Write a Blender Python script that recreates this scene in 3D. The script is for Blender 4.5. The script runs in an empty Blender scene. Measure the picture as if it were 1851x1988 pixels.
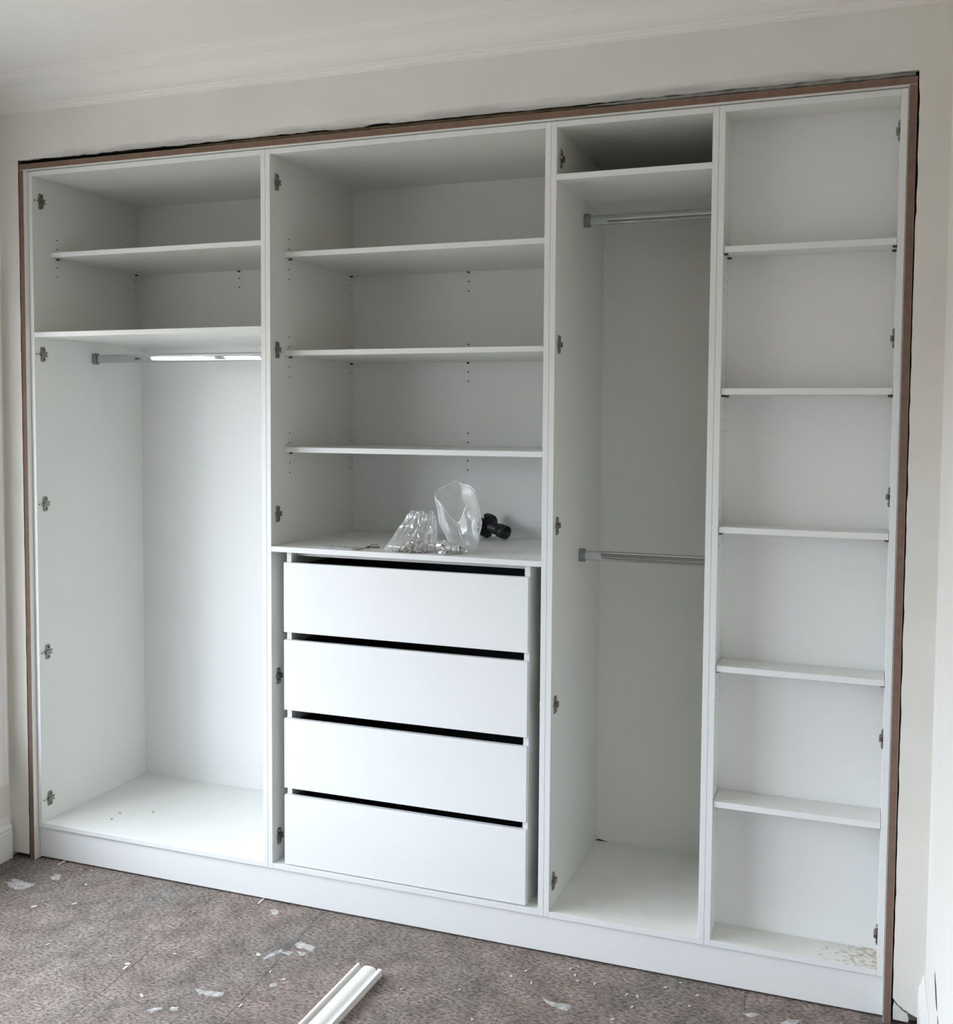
import bpy, bmesh, math, random
from mathutils import Vector, Matrix, noise

S = bpy.context.scene
COL = S.collection
random.seed(7)

# ------------------------------------------------------------------ camera
cam = bpy.data.cameras.new('camera'); camo = bpy.data.objects.new('camera', cam); COL.objects.link(camo)
cam.sensor_fit = 'HORIZONTAL'; cam.sensor_width = 36.0
cam.lens = 2033.25 / 1851 * 36.0
cam.shift_x = (925.5 - 941.97) / 1851
cam.shift_y = (926.54 - 994.0) / 1851
cam.clip_start = 0.05
r_, u_, f_ = Vector((0.938197, 0.346031, 0.00702)), Vector((-0.025509, 0.048907, 0.998478)), Vector((-0.345161, 0.936948, -0.054712))
M = Matrix.Identity(4)
for i in range(3):
    M[i][0] = r_[i]; M[i][1] = u_[i]; M[i][2] = -f_[i]
M[0][3], M[1][3], M[2][3] = 2.62927, -2.75869, 1.50419
camo.matrix_world = M
S.camera = camo

# ------------------------------------------------------------------ world, light, exposure
SKY_STRENGTH = 16.2
W = bpy.data.worlds.new('world'); S.world = W; W.use_nodes = True
nt = W.node_tree; nt.nodes.clear()
wo = nt.nodes.new('ShaderNodeOutputWorld'); wb = nt.nodes.new('ShaderNodeBackground')
wt = nt.nodes.new('ShaderNodeTexCoord'); ws = nt.nodes.new('ShaderNodeSeparateXYZ'); wr = nt.nodes.new('ShaderNodeValToRGB')
wm = nt.nodes.new('ShaderNodeMapRange')
nt.links.new(wt.outputs['Generated'], ws.inputs[0]); nt.links.new(ws.outputs['Z'], wm.inputs['Value'])
wm.inputs['From Min'].default_value = -1; wm.inputs['From Max'].default_value = 1
nt.links.new(wm.outputs[0], wr.inputs[0]); nt.links.new(wr.outputs[0], wb.inputs[0]); nt.links.new(wb.outputs[0], wo.inputs[0])
e = wr.color_ramp.elements
e[0].position = 0.0; e[0].color = (0.21, 0.197, 0.18, 1)        # ground outside
e[1].position = 1.0; e[1].color = (0.98, 1.07, 1.20, 1)           # overcast zenith
x = e.new(0.49); x.color = (0.18, 0.17, 0.155, 1)
x = e.new(0.51); x.color = (0.40, 0.43, 0.45, 1)
x = e.new(0.55); x.color = (0.86, 0.94, 1.05, 1)
wb.inputs['Strength'].default_value = SKY_STRENGTH
S.view_settings.view_transform = 'Standard'; S.view_settings.look = 'None'
S.view_settings.gamma = 1.0; S.view_settings.use_curve_mapping = False
S.view_settings.exposure = 0.0
WX, WY0, WY1, WZ0, WZ1 = -0.102, -0.20, -3.10, 0.40, 1.89            # window opening in the left wall
pl = bpy.data.lights.new('window_portal', 'AREA'); pl.shape = 'RECTANGLE'
pl.size = WY0 - WY1; pl.size_y = WZ1 - WZ0; pl.cycles.is_portal = True
plo = bpy.data.objects.new('window_portal', pl); COL.objects.link(plo)
plo.matrix_world = Matrix.Translation((WX - 0.26, (WY0 + WY1) / 2, (WZ0 + WZ1) / 2)) @ Matrix(((0, 0, -1, 0), (-1, 0, 0, 0), (0, 1, 0, 0), (0, 0, 0, 1)))
cy = S.cycles
cy.max_bounces = 12; cy.diffuse_bounces = 8; cy.glossy_bounces = 6; cy.transparent_max_bounces = 24; cy.transmission_bounces = 6
cy.sample_clamp_indirect = 6.0

# ------------------------------------------------------------------ materials
def nodes(m):
    m.use_nodes = True; return m.node_tree, m.node_tree.nodes, m.node_tree.nodes['Principled BSDF']
def mat(name, col, rough=0.5, metal=0.0, var=0.0, vscale=6.0, bump=0.0, bscale=200.0, spec=0.5):
    m = bpy.data.materials.new(name); t, n, p = nodes(m)
    p.inputs['Base Color'].default_value = (*col, 1); p.inputs['Roughness'].default_value = rough
    p.inputs['Metallic'].default_value = metal; p.inputs['Specular IOR Level'].default_value = spec
    g = n.new('ShaderNodeNewGeometry')
    if var:
        q = n.new('ShaderNodeTexNoise'); q.inputs['Scale'].default_value = vscale; q.inputs['Detail'].default_value = 5
        t.links.new(g.outputs['Position'], q.inputs['Vector'])
        mp = n.new('ShaderNodeMapRange'); mp.inputs['From Min'].default_value = 0.3; mp.inputs['From Max'].default_value = 0.7
        mp.inputs['To Min'].default_value = 1 - var; mp.inputs['To Max'].default_value = 1 + var
        t.links.new(q.outputs['Fac'], mp.inputs['Value'])
        vm = n.new('ShaderNodeVectorMath'); vm.operation = 'SCALE'; vm.inputs[0].default_value = col
        t.links.new(mp.outputs[0], vm.inputs['Scale']); t.links.new(vm.outputs[0], p.inputs['Base Color'])
    if bump:
        q = n.new('ShaderNodeTexNoise'); q.inputs['Scale'].default_value = bscale; q.inputs['Detail'].default_value = 4
        t.links.new(g.outputs['Position'], q.inputs['Vector'])
        b = n.new('ShaderNodeBump'); b.inputs['Strength'].default_value = bump; b.inputs['Distance'].default_value = 0.002
        t.links.new(q.outputs['Fac'], b.inputs['Height']); t.links.new(b.outputs[0], p.inputs['Normal'])
    return m
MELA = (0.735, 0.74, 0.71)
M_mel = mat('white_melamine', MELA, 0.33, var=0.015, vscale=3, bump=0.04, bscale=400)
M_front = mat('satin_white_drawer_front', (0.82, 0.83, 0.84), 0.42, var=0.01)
M_edge_lit = mat('white_edge_lit', (0.80, 0.81, 0.815), 0.35)  # board white lifted: the light on front faces is put into the colour
M_wall = mat('wall_paint', (0.78, 0.76, 0.72), 0.75, var=0.03, vscale=2.5, bump=0.12, bscale=60)
M_ceil = mat('ceiling_paint', (0.84, 0.82, 0.79), 0.8, var=0.015, vscale=2)
M_trimw = mat('white_gloss_paint', (0.80, 0.79, 0.76), 0.35, var=0.02, vscale=9)
M_mdf = mat('raw_mdf_edge', (0.20, 0.125, 0.09), 0.85, var=0.12, vscale=40, bump=0.2, bscale=500)
M_dark = mat('dark_batten', (0.045, 0.03, 0.02), 0.9, var=0.3, vscale=30)
M_void = mat('dark_masonry', (0.06, 0.05, 0.04), 0.95, var=0.3, vscale=30, bump=0.5, bscale=80)
M_mort = mat('grey_mortar', (0.22, 0.20, 0.19), 0.95, var=0.3, vscale=60, bump=0.6, bscale=200)
M_plas = mat('bare_plaster', (0.62, 0.62, 0.60), 0.9, var=0.12, vscale=50, bump=0.4, bscale=200)
M_smear = mat('dried_plaster', (0.43, 0.415, 0.40), 0.9, var=0.35, vscale=70, bump=0.4, bscale=300)
M_chip = mat('plaster_chip', (0.60, 0.57, 0.51), 0.8, var=0.15, vscale=80)
M_nick = mat('nickel_plated_steel', (0.30, 0.285, 0.25), 0.36, 1.0, var=0.1, vscale=90)
M_chrome = mat('chrome', (0.82, 0.83, 0.85), 0.07, 1.0)
M_rail = mat('chrome_rail', (0.56, 0.58, 0.60), 0.045, 1.0)
M_cup = mat('dull_zinc', (0.30, 0.315, 0.32), 0.38, 0.9)
M_black = mat('black_plastic', (0.012, 0.012, 0.013), 0.45)
M_hole = mat('drilled_hole_black', (0.006, 0.006, 0.006), 0.9)
M_char = mat('charcoal_drawer_box', (0.035, 0.039, 0.046), 0.5)
M_pin = mat('dark_steel_pin', (0.10, 0.095, 0.085), 0.4, 0.8)
M_tie = mat('brown_black_plastic', (0.05, 0.04, 0.03), 0.5)

# wall behind the wardrobe: same paint with a grubby unpainted band just above the opening
def wall_patch():
    m = bpy.data.materials.new('wall_paint_patched'); t, n, p = nodes(m)
    p.inputs['Roughness'].default_value = 0.75
    g = n.new('ShaderNodeNewGeometry'); s = n.new('ShaderNodeSeparateXYZ'); t.links.new(g.outputs['Position'], s.inputs[0])
    mp = n.new('ShaderNodeMapping'); mp.inputs['Scale'].default_value = (3.2, 1, 22)
    t.links.new(g.outputs['Position'], mp.inputs[0])
    q = n.new('ShaderNodeTexNoise'); q.inputs['Scale'].default_value = 1.3; q.inputs['Detail'].default_value = 4; t.links.new(mp.outputs[0], q.inputs['Vector'])
    # height mask  2.348 .. 2.385
    h = n.new('ShaderNodeMapRange'); h.inputs['From Min'].default_value = 2.387; h.inputs['From Max'].default_value = 2.340
    t.links.new(s.outputs['Z'], h.inputs['Value'])
    mul = n.new('ShaderNodeMath'); mul.operation = 'MULTIPLY'; t.links.new(h.outputs[0], mul.inputs[0]); t.links.new(q.outputs['Fac'], mul.inputs[1])
    th = n.new('ShaderNodeMapRange'); th.inputs['From Min'].default_value = 0.22; th.inputs['From Max'].default_value = 0.42; t.links.new(mul.outputs[0], th.inputs['Value'])
    up = n.new('ShaderNodeMath'); up.operation = 'GREATER_THAN'; up.inputs[1].default_value = 2.338; t.links.new(s.outputs['Z'], up.inputs[0])
    xl = n.new('ShaderNodeMapRange'); xl.inputs['From Min'].default_value = 0.05; xl.inputs['From Max'].default_value = 0.25; t.links.new(s.outputs['X'], xl.inputs['Value'])
    xr = n.new('ShaderNodeMapRange'); xr.inputs['From Min'].default_value = 2.68; xr.inputs['From Max'].default_value = 2.50; t.links.new(s.outputs['X'], xr.inputs['Value'])
    xm = n.new('ShaderNodeMath'); xm.operation = 'MULTIPLY'; t.links.new(xl.outputs[0], xm.inputs[0]); t.links.new(xr.outputs[0], xm.inputs[1])
    xn = n.new('ShaderNodeMath'); xn.operation = 'MULTIPLY'; t.links.new(xm.outputs[0], xn.inputs[0]); t.links.new(up.outputs[0], xn.inputs[1]); up = xn
    mk = n.new('ShaderNodeMath'); mk.operation = 'MULTIPLY'; t.links.new(th.outputs[0], mk.inputs[0]); t.links.new(up.outputs[0], mk.inputs[1])
    mx = n.new('ShaderNodeMix'); mx.data_type = 'RGBA'; t.links.new(mk.outputs[0], mx.inputs['Factor'])
    mx.inputs['A'].default_value = (0.78, 0.76, 0.72, 1); mx.inputs['B'].default_value = (0.47, 0.47, 0.455, 1)
    # faint paint mottling
    q2 = n.new('ShaderNodeTexNoise'); q2.inputs['Scale'].default_value = 4; q2.inputs['Detail'].default_value = 5; t.links.new(g.outputs['Position'], q2.inputs['Vector'])
    r2 = n.new('ShaderNodeMapRange'); r2.inputs['From Min'].default_value = 0.3; r2.inputs['From Max'].default_value = 0.7; r2.inputs['To Min'].default_value = 0.96; r2.inputs['To Max'].default_value = 1.04
    t.links.new(q2.outputs['Fac'], r2.inputs['Value'])
    vm = n.new('ShaderNodeVectorMath'); vm.operation = 'SCALE'; t.links.new(mx.outputs['Result'], vm.inputs[0]); t.links.new(r2.outputs[0], vm.inputs['Scale'])
    t.links.new(vm.outputs[0], p.inputs['Base Color'])
    b = n.new('ShaderNodeBump'); b.inputs['Strength'].default_value = 0.15; b.inputs['Distance'].default_value = 0.002
    q3 = n.new('ShaderNodeTexNoise'); q3.inputs['Scale'].default_value = 50; t.links.new(g.outputs['Position'], q3.inputs['Vector'])
    t.links.new(q3.outputs['Fac'], b.inputs['Height']); t.links.new(b.outputs[0], p.inputs['Normal'])
    return m
M_wallb = wall_patch()

# melamine with dirt: mask = world-space box, colour of the dirt
def dirty(name, cols, lo, hi, scale, thr, amount, dustcol=None, dust=0.0, base=None):
    m = bpy.data.materials.new(name); t, n, p = nodes(m); p.inputs['Roughness'].default_value = 0.45
    g = n.new('ShaderNodeNewGeometry'); s = n.new('ShaderNodeSeparateXYZ'); t.links.new(g.outputs['Position'], s.inputs[0])
    q = n.new('ShaderNodeTexNoise'); q.inputs['Scale'].default_value = scale; q.inputs['Detail'].default_value = 6; q.inputs['Roughness'].default_value = 0.65
    t.links.new(g.outputs['Position'], q.inputs['Vector'])
    fx = n.new('ShaderNodeMapRange'); fx.inputs['From Min'].default_value = lo; fx.inputs['From Max'].default_value = hi
    fx.inputs['To Min'].default_value = 0; fx.inputs['To Max'].default_value = 0.22
    t.links.new(s.outputs['X'], fx.inputs['Value'])
    ad = n.new('ShaderNodeMath'); ad.operation = 'ADD'; t.links.new(q.outputs['Fac'], ad.inputs[0]); t.links.new(fx.outputs[0], ad.inputs[1])
    th = n.new('ShaderNodeMapRange'); th.inputs['From Min'].default_value = thr; th.inputs['From Max'].default_value = thr + 0.10
    th.inputs['To Max'].default_value = amount; t.links.new(ad.outputs[0], th.inputs['Value'])
    mx = n.new('ShaderNodeMix'); mx.data_type = 'RGBA'; t.links.new(th.outputs[0], mx.inputs['Factor'])
    mx.inputs['A'].default_value = (*(base or MELA), 1); mx.inputs['B'].default_value = (*cols, 1)
    q2 = n.new('ShaderNodeTexNoise'); q2.inputs['Scale'].default_value = 14; q2.inputs['Detail'].default_value = 8; t.links.new(g.outputs['Position'], q2.inputs['Vector'])
    r2 = n.new('ShaderNodeMapRange'); r2.inputs['From Min'].default_value = 0.35; r2.inputs['From Max'].default_value = 0.75; r2.inputs['To Max'].default_value = dust
    t.links.new(q2.outputs['Fac'], r2.inputs['Value'])
    m2 = n.new('ShaderNodeMix'); m2.data_type = 'RGBA'; t.links.new(r2.outputs[0], m2.inputs['Factor'])
    t.links.new(mx.outputs['Result'], m2.inputs['A']); m2.inputs['B'].default_value = (*(dustcol or cols), 1)
    t.links.new(m2.outputs['Result'], p.inputs['Base Color'])
    return m
M_rust = dirty('melamine_rusty_spotted', (0.42, 0.30, 0.17), 2.48, 2.70, 90, 0.64, 0.85, (0.6, 0.55, 0.45), 0.35)
M_floor3 = dirty('melamine_dusty_beige', (0.50, 0.44, 0.34), 9, 10, 25, 0.70, 0.3, (0.64, 0.61, 0.54), 0.3, base=(0.80, 0.80, 0.77))
M_work = dirty('melamine_dusty_grey', (0.35, 0.34, 0.31), 9, 10, 70, 0.64, 0.6, (0.58, 0.57, 0.54), 0.5, base=(0.78, 0.78, 0.76))

def floor_mat():
    m = bpy.data.materials.new('speckled_grey_floor'); t, n, p = nodes(m); p.inputs['Roughness'].default_value = 0.85
    g = n.new('ShaderNodeNewGeometry')
    def nz(scale, det=4, ro=0.6):
        q = n.new('ShaderNodeTexNoise'); q.inputs['Scale'].default_value = scale; q.inputs['Detail'].default_value = det; q.inputs['Roughness'].default_value = ro
        t.links.new(g.outputs['Position'], q.inputs['Vector']); return q
    st = n.new('ShaderNodeMapping'); st.inputs['Scale'].default_value = (1.0, 1.9, 1.0); st.inputs['Rotation'].default_value = (0, 0, 0.5); t.links.new(g.outputs['Position'], st.inputs[0])
    fine = nz(78, 7, 0.72); t.links.new(st.outputs[0], fine.inputs['Vector']); mid = nz(11, 5, 0.65); big = nz(2.6, 4)
    cr = n.new('ShaderNodeValToRGB'); t.links.new(fine.outputs['Fac'], cr.inputs[0])
    el = cr.color_ramp.elements; el[0].position = 0.36; el[0].color = (0.050, 0.044, 0.042, 1); el[1].position = 0.66; el[1].color = (0.40, 0.36, 0.345, 1)
    q = el.new(0.44); q.color = (0.135, 0.120, 0.114, 1); q = el.new(0.50); q.color = (0.215, 0.192, 0.184, 1); q = el.new(0.58); q.color = (0.275, 0.248, 0.237, 1)
    c2 = n.new('ShaderNodeValToRGB'); t.links.new(mid.outputs['Fac'], c2.inputs[0])
    el = c2.color_ramp.elements; el[0].position = 0.32; el[0].color = (0.66, 0.64, 0.62, 1); el[1].position = 0.68; el[1].color = (1.28, 1.27, 1.27, 1)
    c3 = n.new('ShaderNodeValToRGB'); t.links.new(big.outputs['Fac'], c3.inputs[0])
    el = c3.color_ramp.elements; el[0].position = 0.36; el[0].color = (1.13, 0.98, 0.90, 1); el[1].position = 0.64; el[1].color = (0.90, 0.90, 0.84, 1)
    a = n.new('ShaderNodeVectorMath'); a.operation = 'MULTIPLY'; t.links.new(cr.outputs[0], a.inputs[0]); t.links.new(c2.outputs[0], a.inputs[1])
    b = n.new('ShaderNodeVectorMath'); b.operation = 'MULTIPLY'; t.links.new(a.outputs[0], b.inputs[0]); t.links.new(c3.outputs[0], b.inputs[1])
    # scattered pale plaster dust
    d = nz(17, 7, 0.72); dr = n.new('ShaderNodeMapRange'); dr.inputs['From Min'].default_value = 0.64; dr.inputs['From Max'].default_value = 0.70; dr.inputs['To Max'].default_value = 0.5
    t.links.new(d.outputs['Fac'], dr.inputs['Value'])
    mx = n.new('ShaderNodeMix'); mx.data_type = 'RGBA'; t.links.new(dr.outputs[0], mx.inputs['Factor']); t.links.new(b.outputs[0], mx.inputs['A']); mx.inputs['B'].default_value = (0.44, 0.42, 0.41, 1)
    t.links.new(mx.outputs['Result'], p.inputs['Base Color'])
    bp = n.new('ShaderNodeBump'); bp.inputs['Strength'].default_value = 0.5; bp.inputs['Distance'].default_value = 0.002
    t.links.new(fine.outputs['Fac'], bp.inputs['Height']); t.links.new(bp.outputs[0], p.inputs['Normal'])
    return m
M_floor = floor_mat()

def film_mat(name, white, gloss, rough):
    m = bpy.data.materials.new(name); m.use_nodes = True; t = m.node_tree; n = t.nodes; n.clear()
    o = n.new('ShaderNodeOutputMaterial'); tr = n.new('ShaderNodeBsdfTransparent'); gl = n.new('ShaderNodeBsdfGlossy'); df = n.new('ShaderNodeBsdfDiffuse')
    tr.inputs[0].default_value = (0.97, 0.98, 0.98, 1); gl.inputs['Color'].default_value = (1, 1, 1, 1); gl.inputs['Roughness'].default_value = rough
    df.inputs[0].default_value = (0.85, 0.87, 0.9, 1)
    lw = n.new('ShaderNodeLayerWeight'); lw.inputs[0].default_value = 0.35
    mr = n.new('ShaderNodeMapRange'); mr.inputs['To Min'].default_value = white; mr.inputs['To Max'].default_value = min(1, white * 4 + 0.1)
    t.links.new(lw.outputs['Facing'], mr.inputs['Value'])
    m1 = n.new('ShaderNodeMixShader'); t.links.new(mr.outputs[0], m1.inputs[0]); t.links.new(tr.outputs[0], m1.inputs[1]); t.links.new(df.outputs[0], m1.inputs[2])
    m2 = n.new('ShaderNodeMixShader'); mg = n.new('ShaderNodeMapRange'); mg.inputs['To Min'].default_value = gloss; mg.inputs['To Max'].default_value = min(1, gloss * 4)
    t.links.new(lw.outputs['Facing'], mg.inputs['Value']); t.links.new(mg.outputs[0], m2.inputs[0]); t.links.new(m1.outputs[0], m2.inputs[1]); t.links.new(gl.outputs[0], m2.inputs[2])
    t.links.new(m2.outputs[0], o.inputs[0]); return m
M_film = film_mat('clear_polythene', 0.11, 0.15, 0.16)
M_film2 = film_mat('clear_polythene_soft', 0.12, 0.06, 0.15)
M_lip = film_mat('folded_polythene_edge', 0.8, 0.2, 0.2)
M_glass = film_mat('window_glass', 0.0, 0.02, 0.0)
M_glass.node_tree.nodes['Map Range'].inputs['To Max'].default_value = 0.0

# ------------------------------------------------------------------ builders
LOC = {}
def tag(o, label=None, cat=None, group=None, kind=None):
    if label: o['label'] = label
    if cat: o['category'] = cat
    if group: o['group'] = group
    if kind: o['kind'] = kind
    return o
def empty(name, loc, label=None, cat=None, group=None, kind=None):
    o = bpy.data.objects.new(name, None); o.empty_display_size = 0.05; COL.objects.link(o)
    o.location = loc; LOC[o.name] = Vector(loc); return tag(o, label, cat, group, kind)
def link_mesh(name, me, wloc, parent):
    o = bpy.data.objects.new(name, me); COL.objects.link(o)
    o.location = Vector(wloc) - (LOC[parent.name] if parent else Vector((0, 0, 0)))
    if parent: o.parent = parent
    LOC[o.name] = Vector(wloc); return o
class MB:
    def __init__(s): s.v = []; s.f = []; s.m = []; s.sm = []
    def add(s, vs, fs, mi=0, smooth=False):
        k = len(s.v); s.v += [tuple(a) for a in vs]
        for f in fs: s.f.append([i + k for i in f]); s.m.append(mi); s.sm.append(smooth)
    def box(s, x0, x1, y0, y1, z0, z1, mi=0, mf=None):
        v = [(x0, y0, z0), (x1, y0, z0), (x1, y1, z0), (x0, y1, z0), (x0, y0, z1), (x1, y0, z1), (x1, y1, z1), (x0, y1, z1)]
        k = len(s.v); s.v += v
        # order: bottom, top, front(-y), right(+x), back(+y), left(-x)
        for j, f in enumerate([(0, 3, 2, 1), (4, 5, 6, 7), (0, 1, 5, 4), (1, 2, 6, 5), (2, 3, 7, 6), (3, 0, 4, 7)]):
            s.f.append([i + k for i in f]); s.m.append(mf.get(j, mi) if mf else mi); s.sm.append(False)
    def tube(s, pts, r, n=8, mi=0, caps=True, smooth=True):
        pts = [Vector(p) for p in pts]; rings = []
        up = Vector((0, 0, 1))
        for i, p in enumerate(pts):
            d = (pts[min(i + 1, len(pts) - 1)] - pts[max(i - 1, 0)]).normalized()
            a = d.cross(up); a = a.normalized() if a.length > 1e-4 else Vector((1, 0, 0)); b = d.cross(a).normalized()
            rr = r[i] if isinstance(r, (list, tuple)) else r
            rings.append([p + rr * (math.cos(2 * math.pi * k / n) * a + math.sin(2 * math.pi * k / n) * b) for k in range(n)])
        vs = [q for rg in rings for q in rg]; fs = []
        for i in range(len(rings) - 1):
            for k in range(n): fs.append((i * n + k, i * n + (k + 1) % n, (i + 1) * n + (k + 1) % n, (i + 1) * n + k))
        s.add(vs, fs, mi, smooth)
        if caps: s.add(rings[0], [list(range(n))], mi); s.add(rings[-1], [list(range(n))[::-1]], mi)
    def extrude(s, prof, a0, a1, place, mi=0, smooth=False):
        """prof: closed 2D profile; place(p, a) -> 3D"""
        n = len(prof); vs = [place(p, a0) for p in prof] + [place(p, a1) for p in prof]
        s.add(vs, [(k, (k + 1) % n, n + (k + 1) % n, n + k) for k in range(n)] , mi, smooth)
        s.add([place(p, a0) for p in prof], [list(range(n))[::-1]], mi); s.add([place(p, a1) for p in prof], [list(range(n))], mi)
    def build(s, name, mats, parent=None, bevel=0.0, fix=True):
        xs = [Vector(v) for v in s.v]
        lo = Vector([min(v[i] for v in xs) for i in range(3)]); hi = Vector([max(v[i] for v in xs) for i in range(3)])
        c = (lo + hi) / 2; c.z = lo.z
        me = bpy.data.meshes.new(name); me.from_pydata([tuple(v - c) for v in xs], [], s.f)
        if not isinstance(mats, (list, tuple)): mats = [mats]
        for m in mats: me.materials.append(m)
        for p, mi, sm in zip(me.polygons, s.m, s.sm): p.material_index = mi; p.use_smooth = sm
        if fix or bevel:
            bm = bmesh.new(); bm.from_mesh(me)
            bmesh.ops.remove_doubles(bm, verts=bm.verts, dist=1e-6)
            bmesh.ops.recalc_face_normals(bm, faces=bm.faces)
            if bevel: bmesh.ops.bevel(bm, geom=[e for e in bm.edges], offset=bevel, segments=1, affect='EDGES', profile=0.5)
            bm.to_mesh(me); bm.free()
        me.update(); return link_mesh(name, me, c, parent)
def board(name, x0, x1, y0, y1, z0, z1, m, parent, bevel=0.0006, mf=None, mi=0):
    if mf is None and m in (M_mel, M_rust, M_floor3, M_work): m, mf = [m, M_edge_lit], {2: 1}
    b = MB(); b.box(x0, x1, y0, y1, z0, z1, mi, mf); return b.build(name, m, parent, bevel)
def struct(o, label=None): return tag(o, label, kind='structure')
def child_copy(src, parent, wloc, name=None):
    o = src.copy(); COL.objects.link(o); o.parent = parent; o.location = Vector(wloc) - LOC[parent.name]; LOC[o.name] = Vector(wloc); return o

# ------------------------------------------------------------------ constants from the measured photograph
T = 0.0162; S1, S2, S3, XR = 0.9029, 1.7970, 2.2446, 2.6931
ZB, ZT, D, D4 = 0.1093, 2.3093, 0.5404, 0.1078
XL, XRW, YW, YFAR, ZC = -0.102, 2.789, -0.019, -4.40, 2.590
HZ = [2.2185, 1.7130, 1.2105, 0.7058, 0.1990]

# ------------------------------------------------------------------ setting
# floor: sheets laid side by side with seams running towards the room
fb = MB(); fb.box(XL - 0.15, XRW + 0.15, YFAR - 0.15, 0.75, -0.06, -0.006)
floor = struct(fb.build('floor', M_mort), 'speckled grey stripped floor spattered with dried plaster')
def seam(x, y): return x - 0.096 * (y + 0.01)                       # seams drift slightly
xs = [XL - 0.02, 0.668, 1.040, 1.700, 2.30, XRW + 0.02]
for a, b in zip(xs[:-1], xs[1:]):
    g = 0.0004 if a > 1.5 or b > 1.5 else 0.0008
    xa0, xa1 = (a, a) if a == xs[0] else (seam(a, 0.02) + g, seam(a, YFAR) + g)
    xb0, xb1 = (b, b) if b == xs[-1] else (seam(b, 0.02) - g, seam(b, YFAR) - g)
    q = MB(); y0, y1 = 0.70, YFAR
    lo = [(xa0, y0, -0.006), (xb0, y0, -0.006), (xb1, y1, -0.006), (xa1, y1, -0.006)]
    q.add(lo + [(v[0], v[1], 0.0) for v in lo], [(0, 1, 2, 3), (7, 6, 5, 4), (0, 4, 5, 1), (1, 5, 6, 2), (2, 6, 7, 3), (3, 7, 4, 0)])
    q.build('floor_sheet', M_floor, floor)
SM = [[(0.0313, -0.185), (0.0479, -0.154), (0.1039, -0.1569), (0.1413, -0.1586), (0.1451, -0.189), (0.1209, -0.2181), (0.0754, -0.2081)], [(0.1421, -0.1052), (0.141, -0.0764), (0.1687, -0.0741), (0.1872, -0.1084), (0.1741, -0.1216)], [(1.1065, -0.2008), (1.1183, -0.1836), (1.1534, -0.186), (1.1842, -0.1961), (1.1862, -0.2201), (1.1545, -0.2169), (1.1296, -0.2171)], [(1.1066, -0.2569), (1.1182, -0.2401), (1.1458, -0.2418), (1.1343, -0.2615)], [(1.1441, -0.2333), (1.1742, -0.2309), (1.1734, -0.2495), (1.1585, -0.2522)], [(0.9845, -0.4988), (1.012, -0.499), (1.0314, -0.4969), (1.0759, -0.4852), (1.0836, -0.5059), (1.0752, -0.5144), (1.0368, -0.516), (1.0151, -0.5191)], [(0.9356, -0.6314), (0.9486, -0.6114), (0.9691, -0.6011), (0.9741, -0.6117), (0.9559, -0.6311)], [(0.9823, -0.5935), (1.0059, -0.587), (1.0123, -0.602), (0.995, -0.6062)], [(1.8563, -0.2126), (1.8764, -0.2232), (1.9085, -0.2237), (1.9384, -0.2174), (1.9484, -0.2338), (1.9368, -0.2508), (1.9151, -0.2466), (1.885, -0.2378)], [(0.9374, -0.0495), (0.9449, -0.0321), (0.9668, -0.0381), (0.9748, -0.0601), (0.9573, -0.0669)], [(1.1627, -0.4143), (1.1675, -0.4016), (1.183, -0.4011), (1.186, -0.4163), (1.1733, -0.4238)], [(2.3567, -0.1026), (2.3805, -0.086), (2.4038, -0.0895), (2.3832, -0.1121)], [(2.4486, -0.1114), (2.469, -0.0842), (2.506, -0.0774), (2.4948, -0.0985), (2.465, -0.1147)], [(1.0697, -0.3074), (1.0805, -0.2607), (1.0958, -0.2363), (1.1073, -0.2443), (1.0942, -0.2829), (1.0822, -0.3115)]]
def smear(pts, h=0.0012):
    n = len(pts); c = Vector((sum(p[0] for p in pts) / n, sum(p[1] for p in pts) / n))
    ring = []
    for i in range(n):
        a, b = Vector(pts[i]), Vector(pts[(i + 1) % n])
        for k in range(8):
            p = a.lerp(b, k / 8); d = (p - c)
            ring.append(c + d * (0.92 + 0.28 * noise.noise(Vector((p.x * 60, p.y * 60, 0))) + 0.22 * noise.noise(Vector((p.x * 220, p.y * 220, 4))) + 0.08 * (random.random() - .5)))
    m = len(ring); vs = [(p.x, p.y, 0.0001) for p in ring] + [(c.x + (p.x - c.x) * .86, c.y + (p.y - c.y) * .86, h * (0.6 + 0.6 * random.random())) for p in ring] + [(c.x, c.y, h)]
    q = MB(); q.add(vs, [(k, (k + 1) % m, m + (k + 1) % m, m + k) for k in range(m)] + [(m + k, m + (k + 1) % m, 2 * m) for k in range(m)])
    return q.build('plaster_smear', M_smear, floor)
for p in SM: smear(p)
# pale filled seam line between the first two sheets
q = MB(); pts = [(seam(0.668, y), y) for y in [-0.01 - 0.03 * k for k in range(16)]]
for k in range(len(pts) - 1):
    if k in (3, 9, 10, 15): continue
    w0, w1 = 0.0008 + 0.0012 * random.random(), 0.0008 + 0.0012 * random.random()
    q.add([(pts[k][0] - w0, pts[k][1], .0006), (pts[k][0] + w0, pts[k][1], .0006), (pts[k + 1][0] + w1, pts[k + 1][1], .0006), (pts[k + 1][0] - w1, pts[k + 1][1], .0006)], [(0, 1, 2, 3)])
q.build('seam_filler', mat('seam_filler', (0.33, 0.30, 0.28), 0.9), floor, fix=False)

q = MB(); q.box(XL - 0.15, XRW + 0.15, YFAR - 0.15, 0.75, ZC, ZC + 0.1)
struct(q.build('ceiling', M_ceil), 'off-white painted plaster ceiling')

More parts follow.
